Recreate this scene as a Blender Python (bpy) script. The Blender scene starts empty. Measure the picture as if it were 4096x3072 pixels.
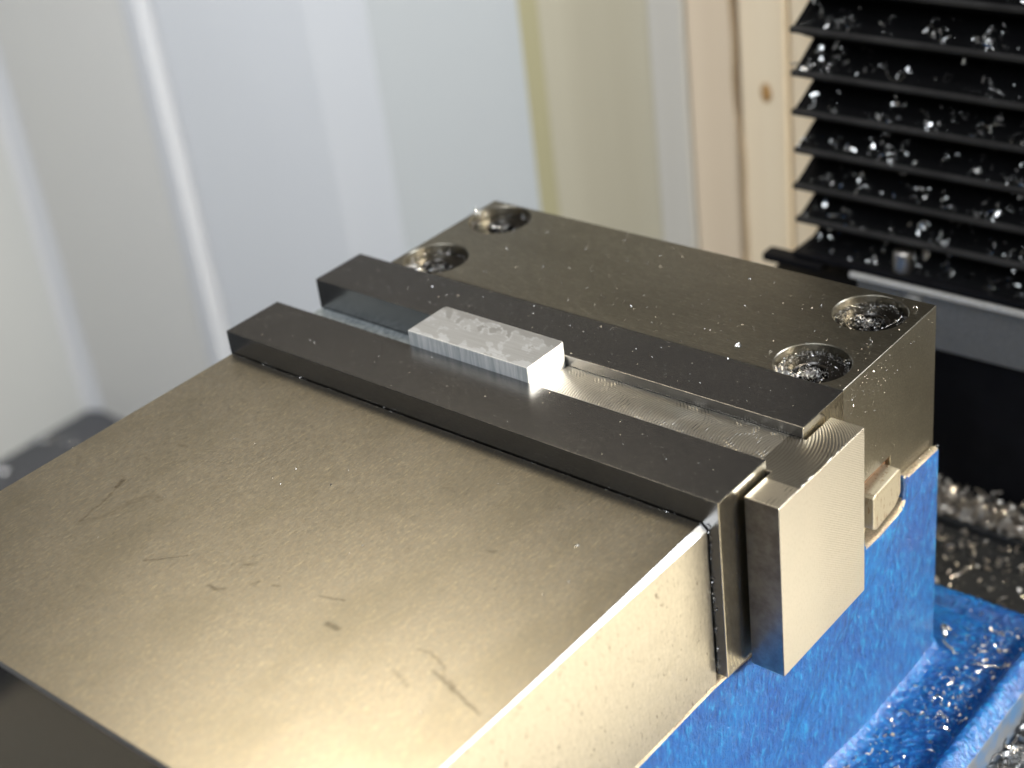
import bpy, bmesh, math, random
import numpy as np
from mathutils import Vector, Matrix
S = 0.001                      # everything below is written in millimetres
PI = math.pi
scene = bpy.context.scene
COL = scene.collection

# ------------------------------------------------------------------ camera
AZ, EL, ROLL, FPX = 2.3329, -0.5303, -0.1332, 6231.7
fwd = Vector((math.cos(EL)*math.cos(AZ), math.cos(EL)*math.sin(AZ), math.sin(EL)))
rt = fwd.cross(Vector((0, 0, 1))).normalized(); up = rt.cross(fwd)
c_, s_ = math.cos(ROLL), math.sin(ROLL)
r2 = rt*c_ + up*s_; u2 = -rt*s_ + up*c_
cam = bpy.data.cameras.new('camera'); camo = bpy.data.objects.new('camera', cam); COL.objects.link(camo)
m = Matrix.Identity(4)
for i in range(3):
    m[i][0] = r2[i]; m[i][1] = u2[i]; m[i][2] = -fwd[i]
m[0][3], m[1][3], m[2][3] = 147.57*S, -241.15*S, 182.09*S
camo.matrix_world = m
cam.sensor_fit = 'HORIZONTAL'; cam.sensor_width = 36; cam.lens = 36*FPX/4096
cam.clip_start = 0.01; cam.clip_end = 50
cam.dof.use_dof = True; cam.dof.focus_distance = 0.350; cam.dof.aperture_fstop = 11.5
scene.camera = camo

# ------------------------------------------------------------------ world and lamps
world = bpy.data.worlds.new('World'); scene.world = world; world.use_nodes = True
bg = world.node_tree.nodes['Background']
bg.inputs[0].default_value = (0.50, 0.49, 0.49, 1); bg.inputs[1].default_value = 0.145

def area(name, loc, target, sx, sy, col, power):
    l = bpy.data.lights.new(name, 'AREA'); l.shape = 'RECTANGLE'; l.size = sx*S; l.size_y = sy*S
    l.energy = power; l.color = col
    o = bpy.data.objects.new(name, l); COL.objects.link(o)
    o.location = Vector(loc)*S
    d = Vector(target)-Vector(loc)
    o.rotation_euler = d.to_track_quat('-Z', 'Y').to_euler()
    return o
area('sun_patch', (880, 210, 235), (0, 0, -10), 150, 150, (1.0, 0.90, 0.72), 1.6).data.spread = math.radians(40)
area('sunlit_surface_fill', (245, 105, -345), (0, -60, -30), 340, 340, (1.0, 0.89, 0.66), 1.0)  # added below table level, stands in for light off an unseen sunlit surface
area('warm_lamp_behind', (-740, 400, 1090), (-40, -90, 0), 400, 400, (1.0, 0.865, 0.64), 3.2)
area('window_right', (620, 760, 760), (-20, 20, 0), 420, 420, (0.88, 0.93, 1.0), 11.0)
area('window_front', (460, -900, 920), (-100, 150, -60), 600, 600, (0.90, 0.95, 1.0), 9.0)
wl_ = area('wall_fill', (-330, -120, 640), (-520, 300, -170), 420, 260, (0.97, 0.98, 1.0), 1.75); wl_.data.spread = math.radians(72)  # added narrow fill, brightens the walls and misses the vise; no visible source

scene.view_settings.view_transform = 'Standard'; scene.view_settings.look = 'None'
scene.view_settings.exposure = 0; scene.view_settings.gamma = 1
scene.render.engine = 'CYCLES'

# ------------------------------------------------------------------ helpers
def tag(o, label=None, cat=None, group=None, kind=None):
    if label: o['label'] = label
    if cat: o['category'] = cat
    if group: o['group'] = group
    if kind: o['kind'] = kind
    return o
def empty(name, loc=(0, 0, 0)):
    o = bpy.data.objects.new(name, None); COL.objects.link(o); o.location = Vector(loc)*S
    o.empty_display_size = 0.01
    return o
def link(name, me, mat, parent=None, bevel=None, seg=2):
    o = bpy.data.objects.new(name, me); COL.objects.link(o)
    mats = mat if isinstance(mat, (list, tuple)) else [mat]
    for mm in mats: me.materials.append(mm)
    if parent is not None:
        o.parent = parent; o.matrix_parent_inverse = Matrix.Translation(-parent.location)
    if bevel:
        b = o.modifiers.new('bevel', 'BEVEL'); b.width = bevel*S; b.segments = seg; b.limit_method = 'ANGLE'
        b.angle_limit = math.radians(35); b.harden_normals = False
    return o
def mesh(verts, faces, smooth=False, name='m'):
    me = bpy.data.meshes.new(name); me.from_pydata([(v[0]*S, v[1]*S, v[2]*S) for v in verts], [], faces); me.update()
    if smooth:
        me.polygons.foreach_set('use_smooth', [True]*len(me.polygons))
    return me
def boxv(x0, x1, y0, y1, z0, z1):
    v = [(x, y, z) for z in (z0, z1) for y in (y0, y1) for x in (x0, x1)]
    f = [(0, 2, 3, 1), (4, 5, 7, 6), (0, 1, 5, 4), (2, 6, 7, 3), (0, 4, 6, 2), (1, 3, 7, 5)]
    return v, f
def box(x0, x1, y0, y1, z0, z1): return mesh(*boxv(x0, x1, y0, y1, z0, z1))
def join(parts):
    V, F = [], []
    for v, f in parts:
        n = len(V); V += list(v); F += [tuple(i+n for i in ff) for ff in f]
    return V, F
def prism(poly, a0, a1, axis):     # poly in the two other axes, counter-clockwise or not; closed ends
    def mk(p, a):
        return (a, p[0], p[1]) if axis == 0 else ((p[0], a, p[1]) if axis == 1 else (p[0], p[1], a))
    n = len(poly); V = [mk(p, a0) for p in poly]+[mk(p, a1) for p in poly]
    F = [(i, (i+1) % n, (i+1) % n+n, i+n) for i in range(n)]+[tuple(range(n-1, -1, -1)), tuple(range(n, 2*n))]
    return V, F
def fixn(me):
    bm = bmesh.new(); bm.from_mesh(me); bmesh.ops.recalc_face_normals(bm, faces=bm.faces); bm.to_mesh(me); bm.free(); return me
def lathe(prof, cx, cy, n=64):
    V = [(cx+r*math.cos(2*PI*i/n), cy+r*math.sin(2*PI*i/n), z) for r, z in prof for i in range(n)]
    F = []
    for k in range(len(prof)-1):
        for i in range(n):
            j = (i+1) % n; F.append((k*n+i, k*n+j, (k+1)*n+j, (k+1)*n+i))
    return V, F
def closed_lathe(prof, cx, cy, n=64):
    V, F = lathe(prof, cx, cy, n); F.append(tuple(range(n-1, -1, -1))); F.append(tuple(range((len(prof)-1)*n, len(prof)*n)))
    return V, F
def boolean(me, cutters):
    o = bpy.data.objects.new('t', me); COL.objects.link(o); cs = []
    for c in cutters:
        co = bpy.data.objects.new('c', fixn(mesh(*c))); COL.objects.link(co); cs.append(co)
        b = o.modifiers.new('b', 'BOOLEAN'); b.operation = 'DIFFERENCE'; b.solver = 'EXACT'; b.object = co
    bpy.context.view_layer.update()
    dg = bpy.context.evaluated_depsgraph_get()
    r = bpy.data.meshes.new_from_object(o.evaluated_get(dg))
    for c in cs: bpy.data.objects.remove(c)
    bpy.data.objects.remove(o)
    return r
def vnoise(x, y, seed=0):
    rng = np.random.RandomState(seed); T = rng.rand(256, 256)
    xi = np.floor(x).astype(int); yi = np.floor(y).astype(int); fx = x-xi; fy = y-yi
    fx = fx*fx*(3-2*fx); fy = fy*fy*(3-2*fy)
    g = lambda a, b: T[a % 256, b % 256]
    return (g(xi, yi)*(1-fx)+g(xi+1, yi)*fx)*(1-fy)+(g(xi, yi+1)*(1-fx)+g(xi+1, yi+1)*fx)*fy
def fbm(x, y, o=4, seed=0):
    s = 0; a = .5
    for k in range(o): s = s+a*vnoise(x*2**k, y*2**k, seed+k); a *= .5
    return s/(1-.5**o)
def seg_dist(X, Y, pts):
    d = np.full(X.shape, 1e9)
    for (ax, ay), (bx, by) in zip(pts[:-1], pts[1:]):
        vx, vy = bx-ax, by-ay; t = np.clip(((X-ax)*vx+(Y-ay)*vy)/(vx*vx+vy*vy+1e-9), 0, 1)
        d = np.minimum(d, np.hypot(X-ax-t*vx, Y-ay-t*vy))
    return d
def gridmesh(xs, ys, Z, attr=None, smooth=True):
    nx, ny = len(xs), len(ys)
    X, Y = np.meshgrid(xs, ys, indexing='ij'); co = np.stack([X, Y, Z], -1).reshape(-1, 3)*S
    i = np.arange(nx-1)[:, None]*ny+np.arange(ny-1)[None]
    q = np.stack([i, i+ny, i+ny+1, i+1], -1).reshape(-1, 4)
    me = bpy.data.meshes.new('grid'); me.vertices.add(len(co)); me.vertices.foreach_set('co', co.ravel())
    me.loops.add(q.size); me.loops.foreach_set('vertex_index', q.ravel().astype(np.int32))
    me.polygons.add(len(q)); me.polygons.foreach_set('loop_start', np.arange(0, q.size, 4, dtype=np.int32))
    me.polygons.foreach_set('use_smooth', np.full(len(q), smooth))
    me.update(calc_edges=True)
    if attr is not None:
        a = me.attributes.new('stain', 'FLOAT', 'POINT'); a.data.foreach_set('value', attr.ravel().astype(np.float32))
    return me

# ------------------------------------------------------------------ materials
class NT:
    def __init__(s, name):
        s.m = bpy.data.materials.new(name); s.m.use_nodes = True; s.t = s.m.node_tree
        s.b = s.t.nodes['Principled BSDF']
        s.tc = s.t.nodes.new('ShaderNodeTexCoord').outputs['Object']
    def n(s, typ, **kw):
        nd = s.t.nodes.new(typ)
        for k, v in kw.items(): setattr(nd, k, v)
        return nd
    def put(s, sock, v):
        if hasattr(v, 'links') or isinstance(v, bpy.types.NodeSocket): s.t.links.new(v, sock)
        elif isinstance(v, (tuple, list)) and len(v) == 3 and sock.type == 'RGBA': sock.default_value = (*v, 1)
        else: sock.default_value = v
    def math(s, op, a, b=None, c=None, clamp=False):
        nd = s.n('ShaderNodeMath', operation=op, use_clamp=clamp); s.put(nd.inputs[0], a)
        if b is not None: s.put(nd.inputs[1], b)
        if c is not None: s.put(nd.inputs[2], c)
        return nd.outputs[0]
    def scale(s, vec, rot=(0, 0, 0)):
        nd = s.n('ShaderNodeMapping'); s.put(nd.inputs[0], s.tc); nd.inputs['Scale'].default_value = vec; nd.inputs['Rotation'].default_value = rot
        return nd.outputs[0]
    def noise(s, sc=(1, 1, 1), k=1.0, det=4, rough=.6, rot=(0, 0, 0)):   # features per mm = k
        nd = s.n('ShaderNodeTexNoise'); s.put(nd.inputs['Vector'], s.scale(tuple(v*1000*k for v in sc), rot))
        nd.inputs['Scale'].default_value = 1; nd.inputs['Detail'].default_value = det; nd.inputs['Roughness'].default_value = rough
        return nd.outputs[0]
    def ramp(s, f, stops):
        nd = s.n('ShaderNodeValToRGB'); s.put(nd.inputs[0], f); e = nd.color_ramp.elements
        while len(e) < len(stops): e.new(.5)
        for el, (p, c) in zip(e, stops):
            el.position = p; el.color = (*c, 1) if isinstance(c, (tuple, list)) else (c, c, c, 1)
        return nd.outputs[0]
    def mix(s, f, a, b, mode='MIX'):
        nd = s.n('ShaderNodeMix', data_type='RGBA', blend_type=mode); s.put(nd.inputs[0], f); s.put(nd.inputs[6], a); s.put(nd.inputs[7], b)
        return nd.outputs[2]
    def bump(s, h, strength, dist, prev=None):
        nd = s.n('ShaderNodeBump'); s.put(nd.inputs['Height'], h); nd.inputs['Strength'].default_value = strength
        nd.inputs['Distance'].default_value = dist*S
        if prev is not None: s.put(nd.inputs['Normal'], prev)
        return nd.outputs[0]
    def xyz(s):
        nd = s.n('ShaderNodeSeparateXYZ'); s.put(nd.inputs[0], s.tc); return nd.outputs
    def attr(s, name='stain'):
        nd = s.n('ShaderNodeAttribute'); nd.attribute_name = name; return nd.outputs['Fac']
    def set(s, **kw):
        for k, v in kw.items(): s.put(s.b.inputs[k.replace('_', ' ')], v)
        return s

def steel(name, grain=(0.12, 1, 1), base=(.52, .49, .43), rough=.34, var=.10, streak=.012, kk=7, stain=False, stainc=(.07, .055, .035), pits=0.0, metallic=1.0, mo=.3, tan=False, olive=False):
    t = NT(name)
    g = t.noise(grain, kk, 3, .7); g2 = t.noise(tuple(v*.35 for v in grain), kk, 2, .6); blot = t.noise((1, 1, 1), .06, 4, .6)
    fine = t.noise((1, 1, 1), 3.0, 3, .7)
    col = t.mix(t.ramp(g, [(.3, 0.), (.72, 1.)]), tuple(v*.86 for v in base), tuple(min(1, v*1.12) for v in base))
    col = t.mix(t.ramp(blot, [(.35, 0.), (.7, .12)]), col, tuple(v*.84 for v in base))
    spots = t.ramp(fine, [(.24, .55 if mo > .1 else .12), (.34, 0.)])
    col = t.mix(spots, col, tuple(v*.35 for v in base))
    if tan:
        sk = t.noise((1, .10, 1), 4.6, 3, .8); m2 = t.noise((1, .6, 1), 2.1, 4, .9); m3 = t.noise((1, .6, 1), .045, 3, .6)
        col = t.mix(t.ramp(m2, [(.42, 0.), (.60, .6)]), col, (.66, .56, .41))
        col = t.mix(t.ramp(m2, [(.34, .35), (.46, 0.)]), col, (.40, .38, .27))
        col = t.mix(t.ramp(sk, [(.56, 0.), (.66, .85)]), col, (.92, .84, .62))
        col = t.mix(t.ramp(sk, [(.28, .28), (.40, 0.)]), col, (.34, .31, .26))
        col = t.mix(t.ramp(m3, [(.35, .30), (.55, 0.)]), col, (.36, .33, .24))
    if olive:
        sk = t.noise((.12, 1, 1), 2.2, 3, .75); m2 = t.noise((.6, 1, 1), 1.4, 4, .85); m3 = t.noise((.35, 1, 1), .05, 4, .6)
        col = t.mix(t.ramp(m2, [(.40, 0.), (.60, .7)]), col, (.41, .36, .28))
        col = t.mix(t.ramp(m2, [(.34, .6), (.46, 0.)]), col, (.20, .21, .13))
        col = t.mix(t.ramp(sk, [(.57, 0.), (.68, .7)]), col, (.74, .68, .54))
        col = t.mix(t.ramp(sk, [(.30, .5), (.42, 0.)]), col, (.18, .16, .13))
        col = t.mix(t.ramp(m3, [(.35, .35), (.6, 0.)]), col, (.22, .20, .16))
    r = t.math('ADD', t.math('MULTIPLY', t.math('SUBTRACT', g, .5), var*1.5), rough)
    r = t.math('ADD', r, t.math('MULTIPLY', t.math('SUBTRACT', blot, .5), var*.5))
    if stain:
        a = t.attr(); col = t.mix(a, col, stainc); r = t.math('ADD', r, t.math('MULTIPLY', a, .18))
    if pits:
        pz = t.noise((1, 1, .45), .9, 5, .75); pm = t.ramp(pz, [(.33, pits), (.39, 0.)])
        col = t.mix(pm, col, (.10, .07, .04)); r = t.math('ADD', r, t.math('MULTIPLY', pm, .25))
    h = t.math('ADD', t.math('MULTIPLY', g, 1.0), t.math('MULTIPLY', g2, .8))
    mott = t.noise((1, 1, 1), 1.1, 5, .8); col = t.mix(t.ramp(mott, [(.3, mo), (.6, 0.)]), col, tuple(v*.55 for v in base)); col = t.mix(t.ramp(mott, [(.62, 0.), (.8, mo*1.6)]), col, tuple(min(1, v*1.5) for v in base))
    b = t.bump(h, 1.0, streak)
    b = t.bump(fine, 1.0, streak*(.5 if mo > .1 else .15), b)
    t.set(Base_Color=col, Metallic=metallic, Roughness=r, Normal=b)
    return t.m

M = {}
M['jaw_top'] = steel('ground_steel_long_grain', grain=(1, .14, 1), base=(.56, .54, .485), rough=.31, streak=.006, kk=3.4, stain=True, tan=True)
M['jaw_side'] = steel('ground_steel_side', grain=(1, 1, .12), base=(.60, .56, .48), rough=.34, pits=.9, streak=.03, kk=3, mo=.4)
M['fixed'] = steel('ground_steel_cross_grain', grain=(.10, 1, 1), base=(.40, .39, .34), rough=.31, streak=.02, kk=2.6, mo=.4, olive=True)
M['plate'] = steel('hardened_jaw_plate_steel', grain=(.10, 1, 1), base=(.35, .345, .34), rough=.24, streak=.012, mo=.08)
M['plate_end'] = steel('lit_plate_end_steel', grain=(1, 1, .3), base=(.60, .55, .44), rough=.24, streak=.03, kk=2.0)  # paler and warmer than the plate: light on the right ends put into colour
M['chamfer'] = steel('highlit_chamfer_steel', grain=(1, .3, 1), base=(.74, .74, .74), rough=.38)  # paler than the block sides: edge highlight put into the colour

def stop_top_mat():
    t = NT('milled_swirl_steel'); x, y, z = t.xyz()
    def arcs(sign, r, yc, pitch):
        dy = t.math('SUBTRACT', y, yc*S); q = t.math('SUBTRACT', (r*S)**2, t.math('MULTIPLY', dy, dy))
        q = t.math('SQRT', t.math('MAXIMUM', q, 1e-9)); ph = t.math('ADD', x, t.math('MULTIPLY', q, float(sign)))
        w = t.math('SINE', t.math('MULTIPLY', ph, 2*PI/(pitch*S))); return w
    nz = t.noise((1, 1, 1), .35, 3, .6)
    inhead = t.ramp(t.math('MULTIPLY_ADD', x, 100, .5), [(.28, 0.), (.32, 1.)])
    inh = t.math('GREATER_THAN', x, -.0030)
    a1 = t.math('ADD', t.math('MULTIPLY', arcs(1, 10.5, -6.6, .72), t.math('SUBTRACT', 1, inh)), t.math('MULTIPLY', arcs(-1, 21, -8, .8), inh))
    a2 = arcs(-1, 9.5, -7.4, .95)
    h = t.math('ADD', a1, t.math('MULTIPLY', t.math('MULTIPLY', a2, t.math('SUBTRACT', 1, inh)), t.ramp(nz, [(.5, .0), (.62, .9)])))
    patch = t.math('MULTIPLY', inh, t.math('GREATER_THAN', y, -.0165))
    h = t.math('MULTIPLY', h, t.math('MAXIMUM', t.math('SUBTRACT', 1, inh), patch))
    nz2 = t.noise((1, 1, 1), 2.2, 3, .7)
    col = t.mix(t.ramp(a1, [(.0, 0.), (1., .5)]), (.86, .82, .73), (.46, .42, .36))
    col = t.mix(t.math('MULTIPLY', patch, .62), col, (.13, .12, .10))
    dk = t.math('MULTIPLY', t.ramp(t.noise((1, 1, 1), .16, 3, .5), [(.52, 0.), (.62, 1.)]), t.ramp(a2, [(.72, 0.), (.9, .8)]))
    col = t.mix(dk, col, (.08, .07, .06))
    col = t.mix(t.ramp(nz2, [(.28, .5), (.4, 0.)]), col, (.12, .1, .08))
    b = t.bump(h, 1.0, .040); b = t.bump(nz2, 1, .02, b)
    t.set(Base_Color=col, Metallic=1.0, Roughness=.34, Normal=b, Anisotropic=.4); return t.m
M['stop_top'] = stop_top_mat()
def stop_side_mat():
    t = NT('milled_steel_side'); x, y, z = t.xyz()
    ph = t.math('ADD', z, t.math('MULTIPLY', y, .75)); w = t.math('SINE', t.math('MULTIPLY', ph, 2*PI/(.62*S)))
    mask = t.ramp(t.math('MULTIPLY_ADD', y, 12, .62), [(.46, 0.), (.56, 1.)])     # lines only towards the far half
    h = t.math('MULTIPLY', w, mask); g = t.noise((1, 1, .4), 2.5, 3, .7)
    bl = t.noise((1, 1, 1), .12, 3, .5)
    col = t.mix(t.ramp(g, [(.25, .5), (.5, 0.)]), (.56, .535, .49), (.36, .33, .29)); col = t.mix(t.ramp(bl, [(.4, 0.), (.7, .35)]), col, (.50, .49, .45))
    b = t.bump(h, 1, .014); b = t.bump(g, 1, .012, b)
    t.set(Base_Color=col, Metallic=1.0, Roughness=.42, Normal=b); return t.m
M['stop_side'] = stop_side_mat()
def stop_front_mat():
    t = NT('milled_steel_front_shaded'); x, y, z = t.xyz()
    w = t.n('ShaderNodeTexWave', wave_type='RINGS', rings_direction='SPHERICAL'); mp = t.n('ShaderNodeMapping')
    t.put(mp.inputs[0], t.tc); mp.inputs['Location'].default_value = (-.012, .0245, .018); t.put(w.inputs['Vector'], mp.outputs[0])
    w.inputs['Scale'].default_value = 300; w.inputs['Distortion'].default_value = 2.0
    bl = t.noise((1, 1, 1), .35, 4, .65)
    col = t.mix(t.ramp(bl, [(.35, 0.), (.65, 1.)]), (.40, .38, .36), (.26, .24, .23))  # darker than the side: shade of the front put into the colour
    b = t.bump(w.outputs[1], .6, .010); b = t.bump(bl, 1, .02, b)
    t.set(Base_Color=col, Metallic=1.0, Roughness=.32, Normal=b); return t.m
M['stop_front'] = stop_front_mat()
M['aluminium'] = steel('aluminium_cut', grain=(.15, 1, 1), base=(.88, .88, .88), rough=.48, streak=.006, metallic=.75, mo=.1)
def alu_top():
    t = NT('aluminium_skin'); a = t.attr(); g = t.noise((.03, 1, 1), 2.6, 3, .7)
    col = t.mix(a, (.42, .43, .44), (.63, .66, .70)); col = t.mix(t.ramp(g, [(.3, .4), (.65, 0.)]), col, (.34, .34, .36))
    t.set(Base_Color=col, Metallic=.85, Roughness=t.math('MULTIPLY_ADD', a, .14, .42), Normal=t.bump(g, 1, .01)); return t.m
M['alu_top'] = alu_top()
def alu_front():
    t = NT('aluminium_sawn'); g = t.noise((1, 1, .08), 1.1, 4, .65)
    col = t.mix(t.ramp(g, [(.35, 0.), (.65, 1.)]), (.55, .60, .62), (.86, .88, .9))
    t.set(Base_Color=col, Metallic=.35, Roughness=.45, Normal=t.bump(g, 1, .10)); return t.m
M['alu_front'] = alu_front()
def parallel():
    t = NT('mottled_steel'); g = t.noise((1, .5, 1), 1.0, 5, .7, rot=(0, 0, .6))
    col = t.mix(t.ramp(g, [(.35, 0.), (.68, 1.)]), (.20, .24, .26), (.55, .60, .62))
    t.set(Base_Color=col, Metallic=.7, Roughness=.55, Normal=t.bump(g, 1, .15)); return t.m
M['parallel'] = parallel()
def blue(name='blue_enamel_on_casting', bs=1.0, cr_=.09):
    t = NT(name)
    n1 = t.noise((1, .8, .33), .9, 4, .6, rot=(.35, 0, 0)); n2 = t.noise((1, 1, 1), 2.6, 3, .65); big = t.noise((1, 1, 1), .05, 3, .5); tiny = t.noise((1, 1, 1), 4.2, 2, .7)
    cr = t.n('ShaderNodeTexVoronoi', feature='DISTANCE_TO_EDGE'); wv = t.mix(.35, t.scale((420, 420, 420)), n2); t.put(cr.inputs['Vector'], wv); cr.inputs['Scale'].default_value = 1.4
    col = t.mix(t.ramp(big, [(.35, 0.), (.7, 1.)]), (.001, .068, .31), (.001, .120, .42))
    col = t.mix(t.ramp(n1, [(.28, .85), (.5, 0.)]), col, (.001, .028, .17))  # dark hollows and pale rises: relief shading put into the colour
    col = t.mix(t.ramp(n1, [(.54, 0.), (.70, .65)]), col, (.02, .32, .64))
    col = t.mix(t.ramp(tiny, [(.68, 0.), (.75, .6)]), col, (.5, .66, .85))
    b = t.bump(n1, 1, 2.2*bs); b = t.bump(n2, 1, .5*bs, b); b = t.bump(t.ramp(cr.outputs[0], [(0., 0.), (.12, 1.)]), .5, .06, b)
    t.set(Base_Color=col, Metallic=0.0, Roughness=.38, Specular_IOR_Level=.4, Normal=b, Coat_Weight=.8, Coat_Roughness=cr_); t.put(t.b.inputs['Coat Normal'], b); return t.m
M['blue'] = blue(); M['blue_flange'] = blue('blue_enamel_on_flange', .30, .14)
def ledge():
    t = NT('bare_cast_steel_edge'); n = t.noise((1, 1, 1), 2.4, 4, .75)
    t.set(Base_Color=t.mix(t.ramp(n, [(.3, 0.), (.7, 1.)]), (.30, .25, .18), (.80, .72, .58)), Metallic=1.0, Roughness=.34, Normal=t.bump(n, 1, .35)); return t.m
M['ledge'] = ledge()
def edge_band():
    t = NT('worn_machined_base_edge'); n = t.noise((1, 1, 1), .12, 4, .6); f = t.noise((1, .2, 1), 2, 3, .6)
    col = t.mix(t.ramp(n, [(.45, 0.), (.62, .8)]), (.12, .14, .18), (.03, .12, .30))
    t.set(Base_Color=col, Metallic=.2, Roughness=.5, Normal=t.bump(f, 1, .01)); return t.m
M['edge_band'] = edge_band()
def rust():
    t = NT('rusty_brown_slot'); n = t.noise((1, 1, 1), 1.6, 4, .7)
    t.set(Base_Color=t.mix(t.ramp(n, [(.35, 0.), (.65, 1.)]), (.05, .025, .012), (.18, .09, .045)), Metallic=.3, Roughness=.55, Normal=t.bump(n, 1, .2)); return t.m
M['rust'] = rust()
def key():
    t = NT('key_steel_with_rust'); n = t.noise((1, 1, .25), 1.2, 4, .7); g = t.noise((1, 1, .3), 3.5, 3, .7)
    col = t.mix(t.ramp(n, [(.55, 0.), (.68, .7)]), (.50, .465, .38), (.24, .13, .07)); col = t.mix(t.ramp(g, [(.28, .6), (.4, 0.)]), col, (.2, .13, .08))
    t.set(Base_Color=col, Metallic=.9, Roughness=.42, Normal=t.bump(g, 1, .03)); return t.m
M['key'] = key()
def dark_metal(name, c, r, met=1.0):
    t = NT(name); n = t.noise((1, 1, 1), 1.2, 5, .75)
    t.set(Base_Color=t.mix(t.ramp(n, [(.35, 0.), (.7, 1.)]), tuple(v*.6 for v in c), c), Metallic=met, Roughness=r, Normal=t.bump(n, 1, .06)); return t.m
M['screw'] = dark_metal('oiled_black_screw', (.10, .095, .09), .28)
M['bore'] = dark_metal('bored_wall', (.42, .40, .36), .35)
M['socket'] = dark_metal('oily_socket', (.03, .028, .026), .3)
M['bar'] = dark_metal('grey_brushed_bar', (.20, .20, .195), .5, 0.0)
M['lit_edge'] = dark_metal('lit_rail_edge', (.72, .70, .66), .5, .0)  # pale colour carries the light along the bar's top edge
M['oily'] = dark_metal('oily_black_table', (.030, .031, .032), .35, 0.0)
def fabric(name, c, r):
    t = NT(name); n = t.noise((1, 1, 1), 2, 3, .6); d = t.noise((1, 1, 1), .05, 3, .6)
    t.set(Base_Color=t.mix(t.ramp(d, [(.4, 0.), (.7, 1.)]), c, tuple(v*1.8 for v in c)), Roughness=r, Normal=t.bump(n, 1, .08), Specular_IOR_Level=.12); return t.m
M['bellows'] = fabric('black_bellows_cloth', (.0022, .0024, .0028), .8)
M['binding'] = fabric('charcoal_binding', (.028, .027, .026), .6)
M['rubber'] = fabric('black_rubber', (.005, .005, .006), .6)
def chipm(name, c, r):
    t = NT(name); n = t.noise((1, 1, 1), 2, 2, .6)
    t.set(Base_Color=t.mix(n, tuple(v*.7 for v in c), c), Metallic=1.0, Roughness=r, Normal=t.bump(n, 1, .1)); return t.m
M['chip'] = chipm('aluminium_shaving', (.96, .96, .96), .20)
M['chip_oily'] = chipm('oily_shaving', (.62, .61, .60), .30)
M['chip_dull'] = chipm('dull_shaving', (.80, .74, .66), .38)
def paint(name, c, r=.55, mott=.05):
    t = NT(name); n = t.noise((1, 1, .3), .004, 4, .6)
    t.set(Base_Color=t.mix(n, tuple(v*(1-mott) for v in c), tuple(min(1, v*(1+mott)) for v in c)), Roughness=r, Specular_IOR_Level=.3); return t.m
M['w_side'] = paint('pale_grey_sheet', (.52, .54, .545))
M['w_warm'] = paint('warm_lit_sheet', (.60, .595, .57))  # tint carries the warmer, dimmer light on this stretch of white sheet
M['w_cool'] = paint('cool_lit_sheet', (.60, .62, .645))  # tint carries the cooler, brighter light right of the rib
M['w_green'] = paint('greenish_grey_sheet', (.56, .585, .585))
M['w_trim'] = paint('white_trim', (.60, .615, .64))
M['tray'] = dark_metal('dark_grey_tray', (.07, .072, .08), .6, 0.0)
def wood(name, c, dark, dens=.05, seed=0):
    t = NT(name); g = t.noise((1, 1, .012), dens, 5, .65, rot=(0, 0, 0)); fg = t.noise((1, 1, .02), .22, 3, .7)
    col = t.mix(t.ramp(g, [(.35, 0.), (.68, 1.)]), c, dark); col = t.mix(t.ramp(fg, [(.35, .25), (.6, 0.)]), col, dark)
    kn = t.n('ShaderNodeTexVoronoi', feature='F1'); t.put(kn.inputs['Vector'], t.scale((9, 9, 5))); kn.inputs['Scale'].default_value = 1
    col = t.mix(t.ramp(kn.outputs[0], [(.035, .7), (.085, 0.)]), col, (.36, .20, .09))
    t.set(Base_Color=col, Roughness=.62, Normal=t.bump(fg, 1, .1)); return t.m
M['wood1'] = wood('pale_pine_olive', (.54, .50, .38), (.46, .42, .31), .02)
M['wood2'] = wood('pale_pine_pink', (.76, .64, .48), (.64, .52, .38), .03)
M['wood3'] = wood('cream_pine', (.84, .72, .53), (.74, .60, .42), .03)
M['wood_grey'] = wood('greyed_pine', (.57, .55, .50), (.48, .46, .41), .03)
M['olive'] = paint('olive_plank_edge', (.46, .42, .25))
M['seam'] = paint('brown_resin_seam', (.36, .27, .17), mott=.3)

# ------------------------------------------------------------------ the setting
o = link('floor', box(-1400, 700, -1300, 900, -430, -408.5), M['tray']); tag(o, kind='structure')

WY = 300
wl = empty('enclosure_side_wall', (-820, 0, -408.5)); tag(wl, 'pale grey side wall of the enclosure at the far left', 'wall')
link('sheet', box(-838, -818, -500, WY+30, -408.5, 115), M['w_side'], wl)
link('corner_bead', fixn(mesh(*prism([(-818, WY-9), (-814, WY-5), (-808, WY-3), (-802, WY), (-818, WY)], -408.4, 114, 2))), M['w_trim'], wl, 1.5, 3)

wb = empty('enclosure_back_wall', (-560, WY, -408.5)); tag(wb, 'white sheet back wall with an upright rib, left of the timber boards', 'wall')
link('sheet', box(-801.5, -650, WY-1, WY+14, -408.4, 115), M['w_warm'], wb)
rib = [(-650, WY+10), (-650, WY-1), (-640, WY-3), (-631, WY-9), (-623, WY-10), (-618, WY-5), (-617, WY+10)]
link('rib', fixn(mesh(*prism(rib, -408.4, 114, 2), smooth=False)), M['w_trim'], wb, 1.5, 3)
link('sheet', fixn(mesh(*prism([(-616.5, WY-2), (-480, WY-4), (-439, WY+1.5), (-439, WY+14), (-616.5, WY+14)], -408.4, 115, 2))), M['w_cool'], wb, 2, 3)
link('sheet', box(-438.9, -332, WY+2, WY+14, -408.4, 115), M['w_green'], wb)

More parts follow.
